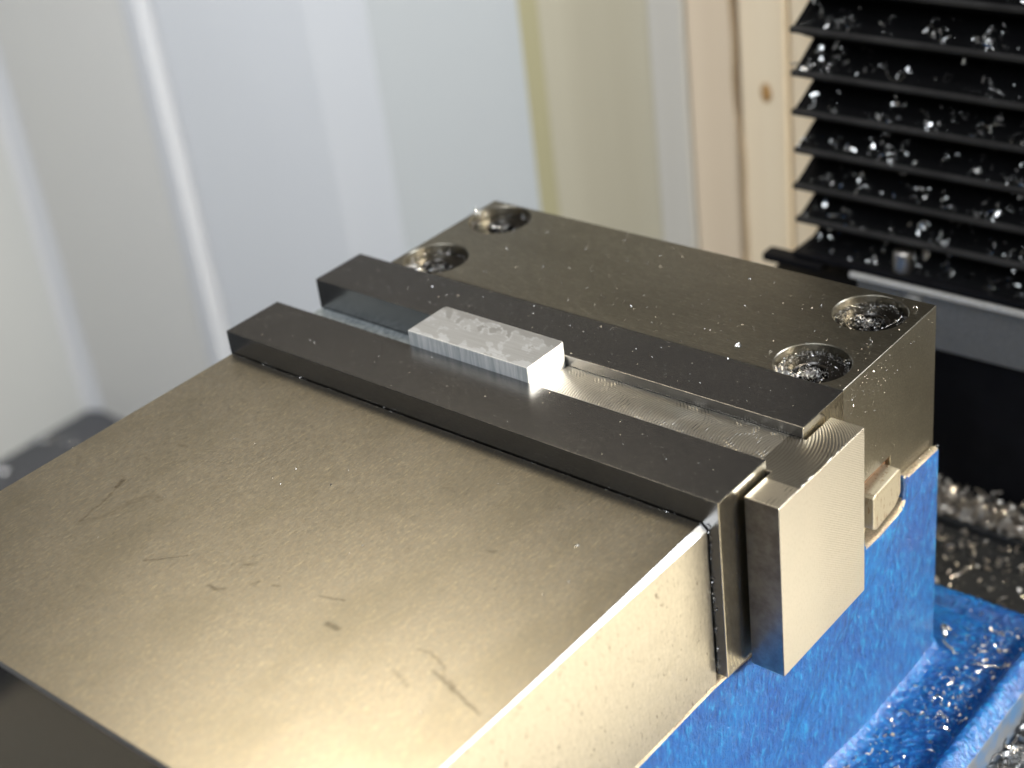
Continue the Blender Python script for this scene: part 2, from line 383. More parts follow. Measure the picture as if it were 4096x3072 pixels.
ww = empty('timber_wall', (-170, WY, -408.5)); tag(ww, 'pale pine board wall behind the black bellows', 'wall')
link('plank', box(-317, -252, WY-6, WY+20, -408.4, 118), M['wood1'], ww, 3, 3)
link('edge_strip', box(-331.5, -317.4, WY-2, WY+20, -408.4, 116), M['olive'], ww, 1, 2)
link('plank', box(-251, -232, WY-9, WY+20, -408.4, 118), M['wood_grey'], ww, 1.5, 3)
link('plank', box(-231.4, -208, WY-8, WY+20, -408.4, 118), M['wood2'], ww, 1.5, 3)
# wavy resin seam between two boards
rs = random.Random(4); V = []; F = []
nz = 90; off = 0
for i in range(nz+1):
    z = -400+i*5.7; w = 1.3+.9*math.sin(z*.031)+.5*math.sin(z*.11); off = 1.6*math.sin(z*.045)+.8*math.sin(z*.13)
    for xx, yy in ((-206.5+off-w, WY-7.6), (-206.5+off-w*.4, WY-9.2), (-206.5+off+w*.4, WY-9.2), (-206.5+off+w, WY-7.6)): V.append((xx, yy, z))
for i in range(nz):
    for k in range(3): a = i*4+k; F.append((a, a+1, a+5, a+4))
link('resin_seam', mesh(V, F, True), M['seam'], ww)
link('plank', box(-205, -182, WY-8, WY+20, -408.4, 118), M['wood3'], ww, 1.5, 3)
link('plank', box(-181, -60, WY-7, WY+20, -408.4, 118), M['wood3'], ww, 1.5, 3)
link('plank', box(-59, 80, WY-8, WY+20, -408.4, 118), M['wood2'], ww, 1.5, 3)
link('plank', box(81, 240, WY-7, WY+20, -408.4, 118), M['wood3'], ww, 1.5, 3)

def knot(x, z, rx, rz, m_):
    n = 20; V = [(x+rx*math.cos(2*PI*i/n)*k, WY-8.4-(1-k)*.5, z+rz*math.sin(2*PI*i/n)*k) for k in (1, .6) for i in range(n)]+[(x, WY-9, z)]
    F = [(i, (i+1) % n, (i+1) % n+n, i+n) for i in range(n)]+[(i+n, (i+1) % n+n, 2*n) for i in range(n)]
    link('knot', fixn(mesh(V, F, True)), m_, ww)
M['knot'] = paint('orange_brown_knot', (.42, .24, .09), mott=.3); M['knot_grey'] = paint('grey_knot', (.26, .24, .21), mott=.3)
knot(-192, -57, 2.6, 4.2, M['knot']); knot(-241, -107, 4.5, 9, M['knot_grey'])
# machine table
tb_ = empty('machine_table', (20, -60, -150)); tag(tb_, 'oily black machine table under the blue vise base', 'machine table')
link('table_top', box(-190, 62, -330, 134, -150, -121), M['oily'], tb_, 1, 2)
link('rear_ledge', box(-190, 62, 134.1, 151, -150, -119), M['oily'], tb_, .8, 2)
link('table_leg', box(-90, 30, -200, 100, -408.4, -150.1), M['oily'], tb_, 2, 2)

# ------------------------------------------------------------------ chips
def ribbon(rng, size, curl=1.0):
    """one cut shaving: curled tapering ribbon with thickness; returns verts, faces round the origin"""
    n = rng.randint(4, 7); R = size*rng.uniform(.28, .6)/max(curl, .2); tot = rng.uniform(1.2, 4.6)*curl
    w = size*rng.uniform(.12, .34); pit = size*rng.uniform(0, .5); V = []; F = []
    for i in range(n+1):
        t = i/n; a = t*tot; ww = w*(.35+.65*math.sin(PI*min(1, t*.9+.08))); rr = R*(1+.3*t)
        cx, cy, cz = rr*math.cos(a), rr*math.sin(a), pit*(t-.5)
        V += [(cx, cy, cz-ww/2), (cx*(1+.15*math.sin(a*2)), cy*(1-.1*math.cos(a*3)), cz+ww/2)]
    th = size*.03
    m_ = len(V)
    for i in range(n): a = 2*i; F.append((a, a+1, a+3, a+2))
    V += [(v[0]*(1-th/R), v[1]*(1-th/R), v[2]) for v in V[:m_]]
    for i in range(n): a = m_+2*i; F.append((a+2, a+3, a+1, a))
    for i in range(n):
        a = 2*i; F += [(a+1, m_+a+1, m_+a+3, a+3), (a, a+2, m_+a+2, m_+a)]
    F += [(0, m_, m_+1, 1), (2*n, 2*n+1, m_+2*n+1, m_+2*n)]
    c = [sum(v[k] for v in V)/len(V) for k in range(3)]
    return [(v[0]-c[0], v[1]-c[1], v[2]-c[2]) for v in V], F
def flake(rng, size):
    k = rng.choice((3, 4, 5)); V = []
    for i in range(k):
        a = 2*PI*i/k+rng.uniform(-.4, .4); r = size*rng.uniform(.25, .6); V.append((r*math.cos(a), r*math.sin(a)*rng.uniform(.4, 1), size*rng.uniform(-.15, .15)))
    V += [(v[0]*.8, v[1]*.8, v[2]-size*.15) for v in V]
    F = [tuple(range(k)), tuple(range(2*k-1, k-1, -1))]+[(i, i+k, (i+1) % k+k, (i+1) % k) for i in range(k)]
    return V, F
from mathutils import Euler
def place(shape, loc, rot):
    V, F = shape; Mx = Euler(rot).to_matrix(); L = Vector(loc)
    return [tuple(Mx@Vector(v)+L) for v in V], F
def scatter(rng, n, locf, smin, smax, pf=.5, flat=.5, pw=2.0):
    out = []
    for i in range(n):
        s = smin+(smax-smin)*rng.random()**pw; l = locf(rng, s)
        sh = flake(rng, s) if rng.random() < pf else ribbon(rng, s, rng.uniform(.4, 1.3))
        rot = (rng.gauss(0, flat), rng.gauss(0, flat), rng.uniform(0, 2*PI)) if rng.random() < .6 else (rng.uniform(0, 6.3), rng.uniform(0, 6.3), rng.uniform(0, 6.3))
        out.append(place(sh, l, rot))
    return join(out)

rng = random.Random(11)
def rear_loc(r, s): return (r.uniform(-110, 30), 134.6+abs(r.gauss(0, 1))*4.2 if r.random() < .7 else r.uniform(135, 149), -119+s*.3+r.random()**2*5.5)
o = link('chip_pile', mesh(*scatter(rng, 2300, rear_loc, 1.0, 5.5, .25, .8, 1.6)), M['chip_dull']); tag(o, 'heap of curled metal shavings along the back edge of the black table', 'metal shavings', kind='stuff')
def tab_loc(r, s):
    while True:
        x = r.uniform(-90, 45); y = r.uniform(85, 133)
        return (x, y, -121+s*.3)
o = link('table_chips', mesh(*scatter(rng, 900, tab_loc, .5, 4.6, .4, .7, 2.2)), M['chip_dull']); tag(o, 'loose shavings strewn on the black table behind the blue vise base', 'metal shavings', kind='stuff')
def front_loc(r, s): return (28.5+abs(r.gauss(0, 1))*9, r.uniform(-20, 84), -121+s*.3+r.random()**2*4)
o = link('front_chips', mesh(*scatter(rng, 1100, front_loc, .8, 5, .3, .8, 1.6)), M['chip']); tag(o, 'drift of bright shavings beside the worn outer edge of the blue base', 'metal shavings', kind='stuff')
def tray_loc(r, s): return (-800+abs(r.gauss(0, 1))*70, r.uniform(-60, 260), -408.5+s*.3)
o = link('tray_chips', mesh(*scatter(rng, 110, tray_loc, 3, 16, .3, .7, 2.0)), M['chip']); tag(o, 'scattered shavings on the grey tray floor in the far left corner', 'metal shavings', kind='stuff')

# ------------------------------------------------------------------ bellows
BY = 150
bl = empty('bellows_cover', (0, BY, -50)); tag(bl, 'black pleated bellows way cover speckled with bright metal shavings', 'bellows cover')
tips = [66, 53.5, 41.3, 28.1, 14.5, 1.6, -10.7, -23.3, -34.3]
D_ = 12.5
link('backing', box(-86, 190, BY+15, BY+40, -46, 112), M['rubber'], bl)
chips_parts = []
allt = [102, 90, 78]+tips
for k, zt in enumerate(allt):
    zt += rng.uniform(-.3, .3)
    za = (allt[k-1]+zt)/2+.1 if k else zt+6; zb = (allt[k+1]+zt)/2-.1 if k+1 < len(allt) else zt-5
    x0 = -92.3+rng.uniform(-.5, .5)
    # cross-section (y,z) of one pleat, slightly bowed
    sec = [(BY+D_+3, za), (BY+D_, za), (BY+D_*.5, (za*.5+zt*.5)-.1), (BY+1.2, zt+.75), (BY+1.2, zt-.6), (BY+D_*.5, (zb*.5+zt*.5)-.3), (BY+D_, zb), (BY+D_+3, zb)]
    link('pleat', fixn(mesh(*prism(sec, x0, 190, 0))), M['bellows'], bl, .3, 1)
    eb = [(BY+1.25, zt+1.0), (BY+.2, zt+.75), (BY-.3, zt), (BY+.2, zt-1.15), (BY+1.25, zt-1.1)]
    link('binding', fixn(mesh(*prism(eb, x0-.4, 190, 0))), M['binding'], bl, .25, 2)
    cen = [rng.uniform(-88, 45) for _ in range(9)]
    def ploc(r, s, zt=zt, za=za, cen=cen):
        t = min(1, abs(r.gauss(0, .42))); x = r.choice(cen)+r.gauss(0, 2.6) if r.random() < .55 else r.uniform(-90, 45)
        return (x, BY+1+D_*.95*t, zt+.7+(za-zt-.7)*t+s*.22)
    chips_parts.append(scatter(rng, 240, ploc, .3, 4.2, .35, .8, 2.4))
zl = (allt[-1]+0)-5.1
sec = [(BY+D_+3, zl), (BY+D_, zl), (BY+1, -45.3), (BY+D_+3, -45.3)]
link('pleat', fixn(mesh(*prism(sec, -90, 190, 0))), M['bellows'], bl, .3, 1)
def bl2(r, s):
    t = r.random()**1.5; return (r.uniform(-88, 45), BY+1+D_*t, -45.1+(zl+45.1)*t+s*.3)
chips_parts.append(scatter(rng, 200, bl2, .4, 4.2, .35, .7, 2.0))
o = link('bellows_chips', mesh(*join(chips_parts)), M['chip']); tag(o, 'bright metal shavings caught on the pleats of the black bellows', 'metal shavings', kind='stuff')
link('mount_plate', box(-93, 190, BY-1.5, BY+34, -47.4, -45.2), M['rubber'], bl, .5, 2)
link('mount_tab', box(-103.5, -82, BY-3, BY+3, -50.4, -47.5), M['rubber'], bl, .6, 2)
V, F = closed_lathe([(3.2, -45.3), (3.2, -39.2), (2.7, -38.6)], -56, BY+3.0, 24)
link('cap_screw', fixn(mesh(V, F)), M['chip_dull'], bl)

rl = empty('grey_rail', (40, BY+8, -68)); tag(rl, 'grey metal rail under the black bellows', 'rail')
link('bar', box(-70, 190, BY-1, BY+12, -68.4, -49.6), M['bar'], rl, .5, 2)
link('lit_edge', box(-72, 190, BY-2.6, BY-1.1, -49.5, -47.6), M['lit_edge'], rl, .4, 2)
V, F = closed_lathe([(3.0, -68), (3.0, -50.2)], -50, BY-.8, 32)
link('pin', fixn(mesh(V, F, True)), M['bar'], rl)
ap = link('rubber_apron', box(-130, 200, BY+3, BY+6, -121, -68.6), M['rubber']); tag(ap, 'black rubber sheet hanging below the grey rail', 'rubber sheet')
br = link('black_bracket', box(-101, -63, BY-2, BY+10, -57.5, -53.4), M['rubber'], None, .5, 2); tag(br, 'small black bracket under the left end of the bellows', 'bracket')

# ------------------------------------------------------------------ vise
vise = empty('machine_vise', (-70, 0, -121)); tag(vise, 'steel machine vise with bare ground jaws on a blue cast base', 'vise')
# body: upper casting, profile in (y,z)
XB = 1.9
prof = [(61.3, -106), (61.3, -39.4), (44.2, -38.6), (43.6, -45.0), (42.4, -46.6), (31.0, -47.4), (24.6, -47.0), (23.6, -42.4), (20, -42.4), (-10, -42.4), (-11, -48.4), (-34, -48.4), (-175, -48.4), (-175, -106), (-34, -106), (20, -106)]
V, F = prism(prof, -139.5, XB, 0); V = [((np.interp(v[1], [-34, 20], [-2.5, XB]) if v[0] > 0 else v[0]), v[1], v[2]) for v in V]; me = fixn(mesh(V, F)); me.materials.append(M['blue']); me.materials.append(M['ledge'])
for p in me.polygons:
    if p.normal.z > .6: p.material_index = 1
body = bpy.data.objects.new('cast_body', me); COL.objects.link(body); body.parent = vise; body.matrix_parent_inverse = Matrix.Translation(-vise.location)
bv = body.modifiers.new('bevel', 'BEVEL'); bv.width = 1.1*S; bv.segments = 3; bv.limit_method = 'ANGLE'; bv.angle_limit = math.radians(30)
# flange as a cast height field with fillet, groove and rolled rim
xs = np.linspace(-3.2, 27.5, 88); ys = np.linspace(-175, 88, 520)
X, Y = np.meshgrid(xs, ys, indexing='ij')
Z = -105.2+0*X
Z += 3.6*np.exp(-np.clip(X-np.interp(Y, [-34, 20], [-3.0, 1.4]), 0, 99)/1.9)*(Y < 62.5)                              # fillet to the body wall
gx = 20.4; Z += -1.3*np.exp(-((X-gx)/1.3)**2)*(Y < 82)               # groove
hump = np.clip((X-gx)/7.1, 0, 1); Z += np.where(X > gx, 2.3*np.sin(PI*np.clip(hump*1.12, 0, 1)**.9)-1.9*hump**4, 0)
yb = np.clip((Y-80)/8, 0, 1); Z += np.where(Y > 80, 1.9*np.sin(PI*yb)**.8*(1-hump)-1.6*yb**4, 0)
Z += -1.0*np.exp(-((Y-79.5)/1.2)**2)
cas = fbm(X*.35, Y*.35, 4, 3)-.5; Z += .55*cas+.75*(fbm(X*.9, Y*.9, 4, 9)-.5)
me = gridmesh(xs, ys, Z)
fl = link('base_flange', me, M['blue_flange'], vise)
xs2 = np.linspace(-140, 1.2, 80); ys2 = np.linspace(61.5, 88, 60); X2, Y2 = np.meshgrid(xs2, ys2, indexing='ij')
yb2 = np.clip((Y2-80)/8, 0, 1)
Z2 = -105.2+np.where(Y2 > 80, 1.9*np.sin(PI*yb2)**.8-1.6*yb2**4, 0)-1.0*np.exp(-((Y2-79.5)/1.2)**2)+2.6*np.exp(-(Y2-61.3)/1.5)+.55*(fbm(X2*.35+9, Y2*.35, 4, 3)-.5)
link('rear_flange', gridmesh(xs2, ys2, Z2), M['blue_flange'], vise)
link('base_edge', box(-140, 27.5, -176, 88, -121, -107.2), M['edge_band'], vise, .6, 2)

# fixed jaw block with counterbores and key slot
holes = [(-11.8, 24.4), (-11.8, 51.0), (-128.2, 24.8), (-128.2, 51.8)]
me = box(-138.2, 0, 17.32, 61.3, -44.5, 0)
cut = [closed_lathe([(8.8, -12), (8.8, -.22), (9.05, .03), (9.05, 3)], hx, hy, 96) for hx, hy in holes]
cut.append(boxv(-7, 2, 23.9, 39.2, -50, -30.0))
me = boolean(me, cut); 
fb = link('fixed_jaw_block', me, M['fixed'], vise); me.materials.append(M['bore'])
for p in me.polygons:
    c = p.center/S
    if any(math.hypot(c.x-h[0], c.y-h[1]) < 8.4 for h in holes) and abs(p.normal.z) < .3: p.material_index = 1
b = fb.modifiers.new('bevel', 'BEVEL'); b.width = .7*S; b.segments = 1; b.limit_method = 'ANGLE'; b.angle_limit = math.radians(60)
for nm, bb in (('fixed_jaw_plate', (-150, .25, 0, 17.25, -46.5, 0)), ('movable_jaw_plate', (-150.1, -.1, -32.1, -14.05, -45.9, -.1))):
    me = fixn(box(*bb)); o = link(nm, me, [M['plate'], M['plate_end']], vise, .18, 2)
    for p in me.polygons: p.material_index = 1 if p.normal.x > .9 else 0
# slot lining and key
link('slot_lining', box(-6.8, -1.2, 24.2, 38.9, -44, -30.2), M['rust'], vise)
kz = [(25.2, -41.8), (25.2, -33.2), (26.0, -32.4), (37.6, -31.6), (38.6, -32.6), (38.6, -39.0), (36.0, -41.6), (27.0, -42.8)]
link('key', fixn(mesh(*prism(kz, -3, 3.2, 0))), M['key'], vise, .35, 2)

# movable jaw block: chamfer along the right edge widens towards the jaw plate
zt = -6.43; x1 = -2.9; yf = -140.1; yb_ = -32.5; zb = -48.2
def chw(y):
    t = max(0, min(1, (y+105)/70)); return .28+1.2*t**1.6
ysb = np.linspace(yf+.6, yb_, 40); V = []; F = []
for y in ysb:
    w = chw(y); V += [(-149.6, y, zb), (-149.6, y, zt-.4), (-149.2, y, zt), (x1-w, y, zt), (x1, y, zt-w*.85), (x1, y, zb)]
for i in range(len(ysb)-1):
    a = i*6
    for k in (0, 1, 3, 4, 5): F.append((a+k, a+(k+1) % 6, a+6+(k+1) % 6, a+6+k))
nF = len(F)
F.append(tuple(range((len(ysb)-1)*6, len(ysb)*6)))       # back end
# front end with bevel
n0 = len(V); V += [(-149.0, yf, zb), (-149.0, yf, zt-.9), (-149.0, yf, zt-.6), (x1-.8, yf, zt-.6), (x1-.3, yf, zt-1.0), (x1-.3, yf, zb)]
for k in range(6): F.append((k, (k+1) % 6, n0+(k+1) % 6, n0+k))
F.append(tuple(range(n0+5, n0-1, -1)))
me = mesh(V, F); me = fixn(me)
for mm in ('jaw_side', 'chamfer', 'plate'): me.materials.append(M[mm])
for p in me.polygons:
    if p.normal.x > .3 and p.normal.z > .3: p.material_index = 1
    if p.normal.y < -.3 and p.normal.z > .3: p.material_index = 1
    if p.normal.y < -.9: p.material_index = 2  # darker plate steel here puts the front's dark reflection into the colour
mj = bpy.data.objects.new('movable_jaw_block', me); COL.objects.link(mj); mj.parent = vise; mj.matrix_parent_inverse = Matrix.Translation(-vise.location)
# its ground top face, with the smudges the photo shows
xs = np.linspace(0, 1, 420); ys = np.linspace(yf+.6, yb_, 330)
Yg = np.tile(ys, (len(xs), 1)); W = np.array([chw(y) for y in ys]); Xg = -149.2+xs[:, None]*((x1-W)+149.2)[None, :]
nzx = (fbm(Xg*.9, Yg*.9, 3, 21)-.5)*1.6; nzy = (fbm(Xg*.9+50, Yg*.9, 3, 22)-.5)*1.6
marks = [([(-126.2, -86.0), (-124.0, -92.1), (-121.8, -101.4)], .8, .62), ([(-126.6, -85.6), (-125.6, -88)], 1.3, .8),
 ([(-121.4, -101.7), (-119.3, -98.5), (-117.7, -94.5), (-117.9, -90.5)], 1.7, .45), ([(-118, -91), (-115.3, -86.0), (-112.4, -86.3)], 1.9, .5),
 ([(-126.8, -68.7), (-124.5, -68.5)], .9, .6), ([(-124, -68.5), (-117, -66)], .8, .2), ([(-97.5, -102.8), (-94.6, -100.7), (-90.6, -96.8)], .5, .6),
 ([(-78.2, -101.0), (-76.5, -101.2), (-74.8, -100.2)], .8, .55), ([(-77.0, -92.2), (-75.5, -91.0)], .9, .5), ([(-70.7, -95.9), (-70.2, -94.4)], .7, .45),
 ([(-55.9, -91.2), (-50.5, -89.7)], .4, .5), ([(-48.2, -96.6), (-45.3, -96.4)], 1.0, .5), ([(-27.6, -92.3), (-25.0, -91.9), (-20.2, -93.5), (-18, -96)], .4, .35),
 ([(-21.2, -95.3), (-16.7, -96.5), (-11.5, -98.0), (-6.6, -99.4)], .55, .38), ([(-16.5, -96), (-14, -97.5)], .8, .3), ([(-27.4, -99.5), (-22.5, -100.9)], .7, .2), ([(-66.6, -93.9), (-65.7, -93.4)], .7, .5),
 ([(-60, -50), (-58.6, -49.5)], .6, .3), ([(-36, -62), (-35, -61.5)], .9, .35), ([(-45, -49), (-44.5, -48.6)], .8, .35)]
st = np.zeros(Xg.shape)
for pts, w, a in marks:
    d = seg_dist(Xg+nzx*.5, Yg+nzy*.5, pts); st = np.maximum(st, a*1.05*np.clip(1.6-d/(w*.62), 0, 1)*(.55+.7*fbm(Xg*2, Yg*2, 2, 5)))
nx, ny = Xg.shape
me = gridmesh(np.arange(nx), np.arange(ny), np.zeros((nx, ny)), st)
co = np.stack([Xg, Yg, np.full(Xg.shape, zt)], -1).reshape(-1)*S; me.vertices.foreach_set('co', co); me.update()
link('ground_top_face', me, M['jaw_top'], vise)

# screws in the counterbores
for i, (hx, hy) in enumerate(holes):
    V, F = lathe([(8.3, -11), (8.3, -3.1), (7.8, -2.5), (4.6, -2.5), (4.3, -2.9)], hx, hy, 48)
    n = len(V)
    hexp = [(hx+4.0*math.cos(PI/3*k+.3*i), hy+4.0*math.sin(PI/3*k+.3*i)) for k in range(6)]
    rim = range(4*48, 5*48)
    V += [(x, y, -2.95) for x, y in hexp]+[(x, y, -8.5) for x, y in hexp]
    for k in range(48):     # collar between round rim and hexagon
        kk = int(((2*PI*(k+.5)/48-.3*i) % (2*PI))/(PI/3)) % 6
        a0 = int(((2*PI*(k)/48-.3*i+1e-6) % (2*PI)+PI/6)/(PI/3)) % 6; a1 = int(((2*PI*(k+1)/48-.3*i+1e-6) % (2*PI)+PI/6)/(PI/3)) % 6
        F.append((4*48+k, 4*48+(k+1) % 48, n+a1) if a0 == a1 else (4*48+k, 4*48+(k+1) % 48, n+a1, n+a0))
    for k in range(6): j = (k+1) % 6; F.append((n+k, n+j, n+6+j, n+6+k))
    F.append(tuple(n+6+k for k in range(6)))
    me = mesh(V, F); s = link('cap_screw', me, M['screw'], vise)
    V, F = lathe([(3.9, -7.0), (2.6, -4.4), (1.2, -3.5), (.01, -3.3)], hx, hy, 20)
    link('packed_socket', mesh(V, F, True), M['socket'], s)
parts = []
dens = [(1900, .22), (1300, .12), (600, .0), (420, .1)]
for (hx, hy), (n, bias) in zip(holes, dens):
    def hl(r, s, hx=hx, hy=hy):
        while True:
            if r.random() < .5: rad = abs(r.gauss(0, 1))*2.4; 
            else: rad = 8.5-abs(r.gauss(0, 1))*.9
            a = r.uniform(0, 2*PI)
            if hx > -50 and rad < 7 and r.random() < .5: a = r.gauss(PI*1.02, .8)
            x, y = hx+rad*math.cos(a), hy+rad*math.sin(a)
            if rad < 8.6 and y > 17.7: break
        z = -2.4+s*.25+max(0, rad-7)*.4*r.random() if rad > 4.2 else -3.7+r.random()*1.3
        return (x, y, z)
    parts.append(scatter(rng, n, hl, .12, .85, .6, .8, 2.4))
    if hy < 30: parts.append(scatter(rng, 46, lambda r, s, hx=hx: (hx-4.5+r.gauss(0, 2.0), 18.6+abs(r.gauss(0, 1.3)), -2.2+r.random()*1.3), .8, 2.6, .1, .8, 1.5))
o = link('recess_chips', mesh(*join(parts)), M['chip_oily']); tag(o, 'fine shavings packed in the four screw recesses of the fixed jaw', 'metal shavings', kind='stuff')

# ------------------------------------------------------------------ parts held in the jaws
stop = empty('stop_block', (4, -7, -46.9)); tag(stop, 'thick T-shaped steel block clamped in the jaws and sticking out past their right end', 'steel block')
zs = -2.7
T = [(-63.75, -.03), (-63.75, -14.0), (.92, -14.0), (.92, -24.45), (9.2, -24.45), (9.2, 10.25), (.92, 10.25), (.92, -.03)]
V, F = prism(T, -46.9, zs, 2); me = fixn(mesh(V, F))
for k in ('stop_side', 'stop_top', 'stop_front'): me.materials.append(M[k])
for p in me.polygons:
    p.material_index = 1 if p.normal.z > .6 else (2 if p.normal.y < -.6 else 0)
so = bpy.data.objects.new('block', me); COL.objects.link(so); so.parent = stop; so.matrix_parent_inverse = Matrix.Translation(-stop.location)
b = so.modifiers.new('bevel', 'BEVEL'); b.width = .28*S; b.segments = 2; b.limit_method = 'ANGLE'; b.angle_limit = math.radians(40)
stop_single = so

par = link('parallel_bar', box(-149.3, -102.5, -13.9, -.2, -30, -8.3), M['parallel'], None, .3, 2); tag(par, 'mottled steel parallel lying in the jaw gap left of the aluminium piece', 'parallel bar')

wp = empty('aluminium_workpiece', (-83, -7, -20)); tag(wp, 'small bright aluminium bar clamped between the jaws, standing proud of them', 'aluminium block')
wx0, wx1, wy0, wy1, wz = -101.87, -63.84, -14.0, -.05, 3.8
def rrect(x0, x1, y0, y1, rs, n=5):
    P = []
    for (cx, cy, a0, r) in ((x1-rs[0], y0+rs[0], -PI/2, rs[0]), (x1-rs[1], y1-rs[1], 0, rs[1]), (x0+rs[2], y1-rs[2], PI/2, rs[2]), (x0+rs[3], y0+rs[3], PI, rs[3])):
        for k in range(n+1): a = a0+PI/2*k/n; P.append((cx+r*math.cos(a), cy+r*math.sin(a)))
    return P
V, F = prism(rrect(wx0, wx1, wy0, wy1, (.35, .9, 1.1, .35)), -20, wz-.01, 2); me = fixn(mesh(V, F))
me.materials.append(M['aluminium']); me.materials.append(M['alu_front'])
for p in me.polygons: p.material_index = 1 if p.normal.y < -.8 else 0
bo = bpy.data.objects.new('body', me); COL.objects.link(bo); bo.parent = wp; bo.matrix_parent_inverse = Matrix.Translation(-wp.location)
b = bo.modifiers.new('bevel', 'BEVEL'); b.width = .22*S; b.segments = 2; b.limit_method = 'ANGLE'; b.angle_limit = math.radians(60)
xs = np.linspace(wx0+.25, wx1-.25, 300); ys = np.linspace(wy0+.25, wy1-.25, 120); X, Y = np.meshgrid(xs, ys, indexing='ij')
# wet skin: darker dried film along the back edge with drips, pale smears along the front edge
n1 = fbm(X*.55+Y*.35, Y*.30-X*.1, 3, 31); n2 = fbm(X*.30, Y*.6+X*.25, 3, 41); n3 = fbm(X*.6, Y*.6, 3, 77)
st = .45+.12*(fbm(X*.2, Y*.5, 3, 51)-.5)
backd = np.clip((wy1-Y)/(1.0+6.0*np.clip(n1-.36, 0, 1)*2.4), 0, 10)
st = np.where(backd < 1, .08, st); st = np.where((backd >= 1) & (backd < 1.9) & (n2 > .40), .85, st)
fr = (Y-wy0)/4.6
st = np.where((fr < 1) & (n2+.25*(1-fr)+.0*X > .64+.22*np.abs(fr-.35)), .98, st)
st = np.where((n3 > .70) & (X > -75) & (Y < -10), .95, st)
# trim to rounded outline
Zg = np.full(X.shape, wz); rr = .9
me = gridmesh(xs, ys, Zg, st)
Xc = X.copy(); Yc = Y.copy()
for cx, sx in ((wx0+.25+rr, -1), (wx1-.25-rr, 1)):
    cy = wy1-.25-rr; msk = ((X-cx)*sx > 0) & (Y > cy); dx = (X-cx); dy = (Y-cy); dd = np.hypot(dx, dy); mx = np.maximum(np.abs(dx), np.abs(dy))
    f = np.where(dd > 0, mx/np.maximum(dd, 1e-6), 1); Xc = np.where(msk, cx+dx*f, Xc); Yc = np.where(msk, cy+dy*f, Yc)
me.vertices.foreach_set('co', (np.stack([Xc, Yc, Zg], -1).reshape(-1)*S)); me.update()
link('skin_face', me, M['alu_top'], wp)

# ------------------------------------------------------------------ single shavings
def single(shape_seed, size, loc, rot, label, kind='ribbon', curl=1.0, mat='chip', name='metal_shaving'):
    r = random.Random(shape_seed); sh = ribbon(r, size, curl) if kind == 'ribbon' else flake(r, size)
    V, F = place(sh, (0, 0, 0), rot); zmin = min(v[2] for v in V); V = [(v[0], v[1], v[2]-zmin) for v in V]
    o = link(name, mesh(V, F), M[mat]); o.location = Vector(loc)*S; tag(o, label, 'metal shaving'); return o
def strand(pts, w, loc, label, mat='chip'):
    V = []; F = []; n = len(pts)
    for i, p in enumerate(pts):
        p = Vector(p); t = (Vector(pts[min(i+1, n-1)])-Vector(pts[max(i-1, 0)])).normalized()
        sd = t.cross(Vector((.2, .1, 1))).normalized(); upv = sd.cross(t); ww = w*(.35+.65*math.sin(PI*(i+.6)/(n+.2)))
        V += [tuple(p+sd*ww/2), tuple(p+upv*ww*.3), tuple(p-sd*ww/2), tuple(p-upv*ww*.12)]
    for i in range(n-1):
        for k in range(4): a = i*4; F.append((a+k, a+(k+1) % 4, a+4+(k+1) % 4, a+4+k))
    F += [(3, 2, 1, 0), tuple((n-1)*4+k for k in range(4))]
    o = link('metal_shaving', mesh(V, F, True), M[mat]); o.location = Vector(loc)*S; tag(o, label, 'metal shaving'); return o
strand([(-1.2, 0, 2.6), (-1.3, -.2, 1.5), (-.7, -.3, .6), (.4, -.2, .1), (1.6, .2, .3), (2.6, .8, .9)], .55, (-135.2, 51.2, 0), 'hooked white shaving curling up over the far left screw recess')
strand([(1.4, 2.0, 1.6), (1.0, 1.2, .8), (.4, .3, .3), (-.1, -1.2, .2), (-.5, -2.6, 0.2)], .55, (-6.6, 52.4, -2.3), 'thin bright shaving lying in the far right screw recess')
strand([(-1.2, -1.6, .3), (-.6, -.8, .9), (.3, .2, .7), (.8, 1.2, .3)], 1.0, (-128.4, 50.4, -2.5), 'short gold-lit shaving in the middle of the far left screw recess')
single(5, 2.6, (-30.4, 22.3, 0), (.5, .3, .5), 'crumpled silver flake on the fixed jaw, left of the near right screw recess', 'flake')
single(8, 1.2, (-22.6, 24.0, 0), (.4, .1, 2), 'tiny flake touching the left rim of the near right screw recess', 'ribbon', .8)
single(9, 1.5, (-4.9, 38.4, 0), (.5, .3, 1), 'small bright crumb between the two right screw recesses', 'ribbon', 1.1)
single(12, 1.6, (-3.4, 57.2, 0), (.9, .3, 1), 'little curled crumb at the far right corner of the fixed jaw', 'ribbon', 1.0)
single(13, .9, (-82.3, -62.0, zt), (0, 0, 1), 'lone bright speck on the left half of the broad movable jaw top', 'flake')
single(14, .9, (-21.5, -51.5, zt), (0, 0, 1), 'pale crumb on the right half of the movable jaw top, nearer the jaw plate', 'ribbon', .8)
FZ = -105.0
strand([(-3.4, -1.3, .6), (-1.8, -.5, .9), (0, .1, .7), (1.8, .9, .9), (3.6, 1.4, .4)], 1.1, (16.2, 61.6, FZ), 'long frayed silver shaving lying across the groove of the blue base')
strand([(-.6, -1.9, .2), (-.8, -.6, .7), (-.1, .8, 1.0), (.9, .9, .6), (1.5, -.4, .2)], .8, (11.5, 44.0, FZ), 'looped shaving like an arch in the middle of the blue flange')
strand([(-2.4, 1.6, .5), (-1, .6, .5), (.6, -.2, .5), (1.9, -.9, .6), (2.6, -1.8, .3)], 1.0, (4.8, 63.8, FZ), 'long olive shaving bent at one end beside the corner of the blue body', 'chip_dull')
strand([(-1.9, -1.2, .2), (-1.6, .2, .6), (-.2, .9, .8), (1.2, .5, .6), (1.7, -.6, .2)], .8, (16.0, 37.9, FZ), 'crescent shaving near the groove of the blue flange')
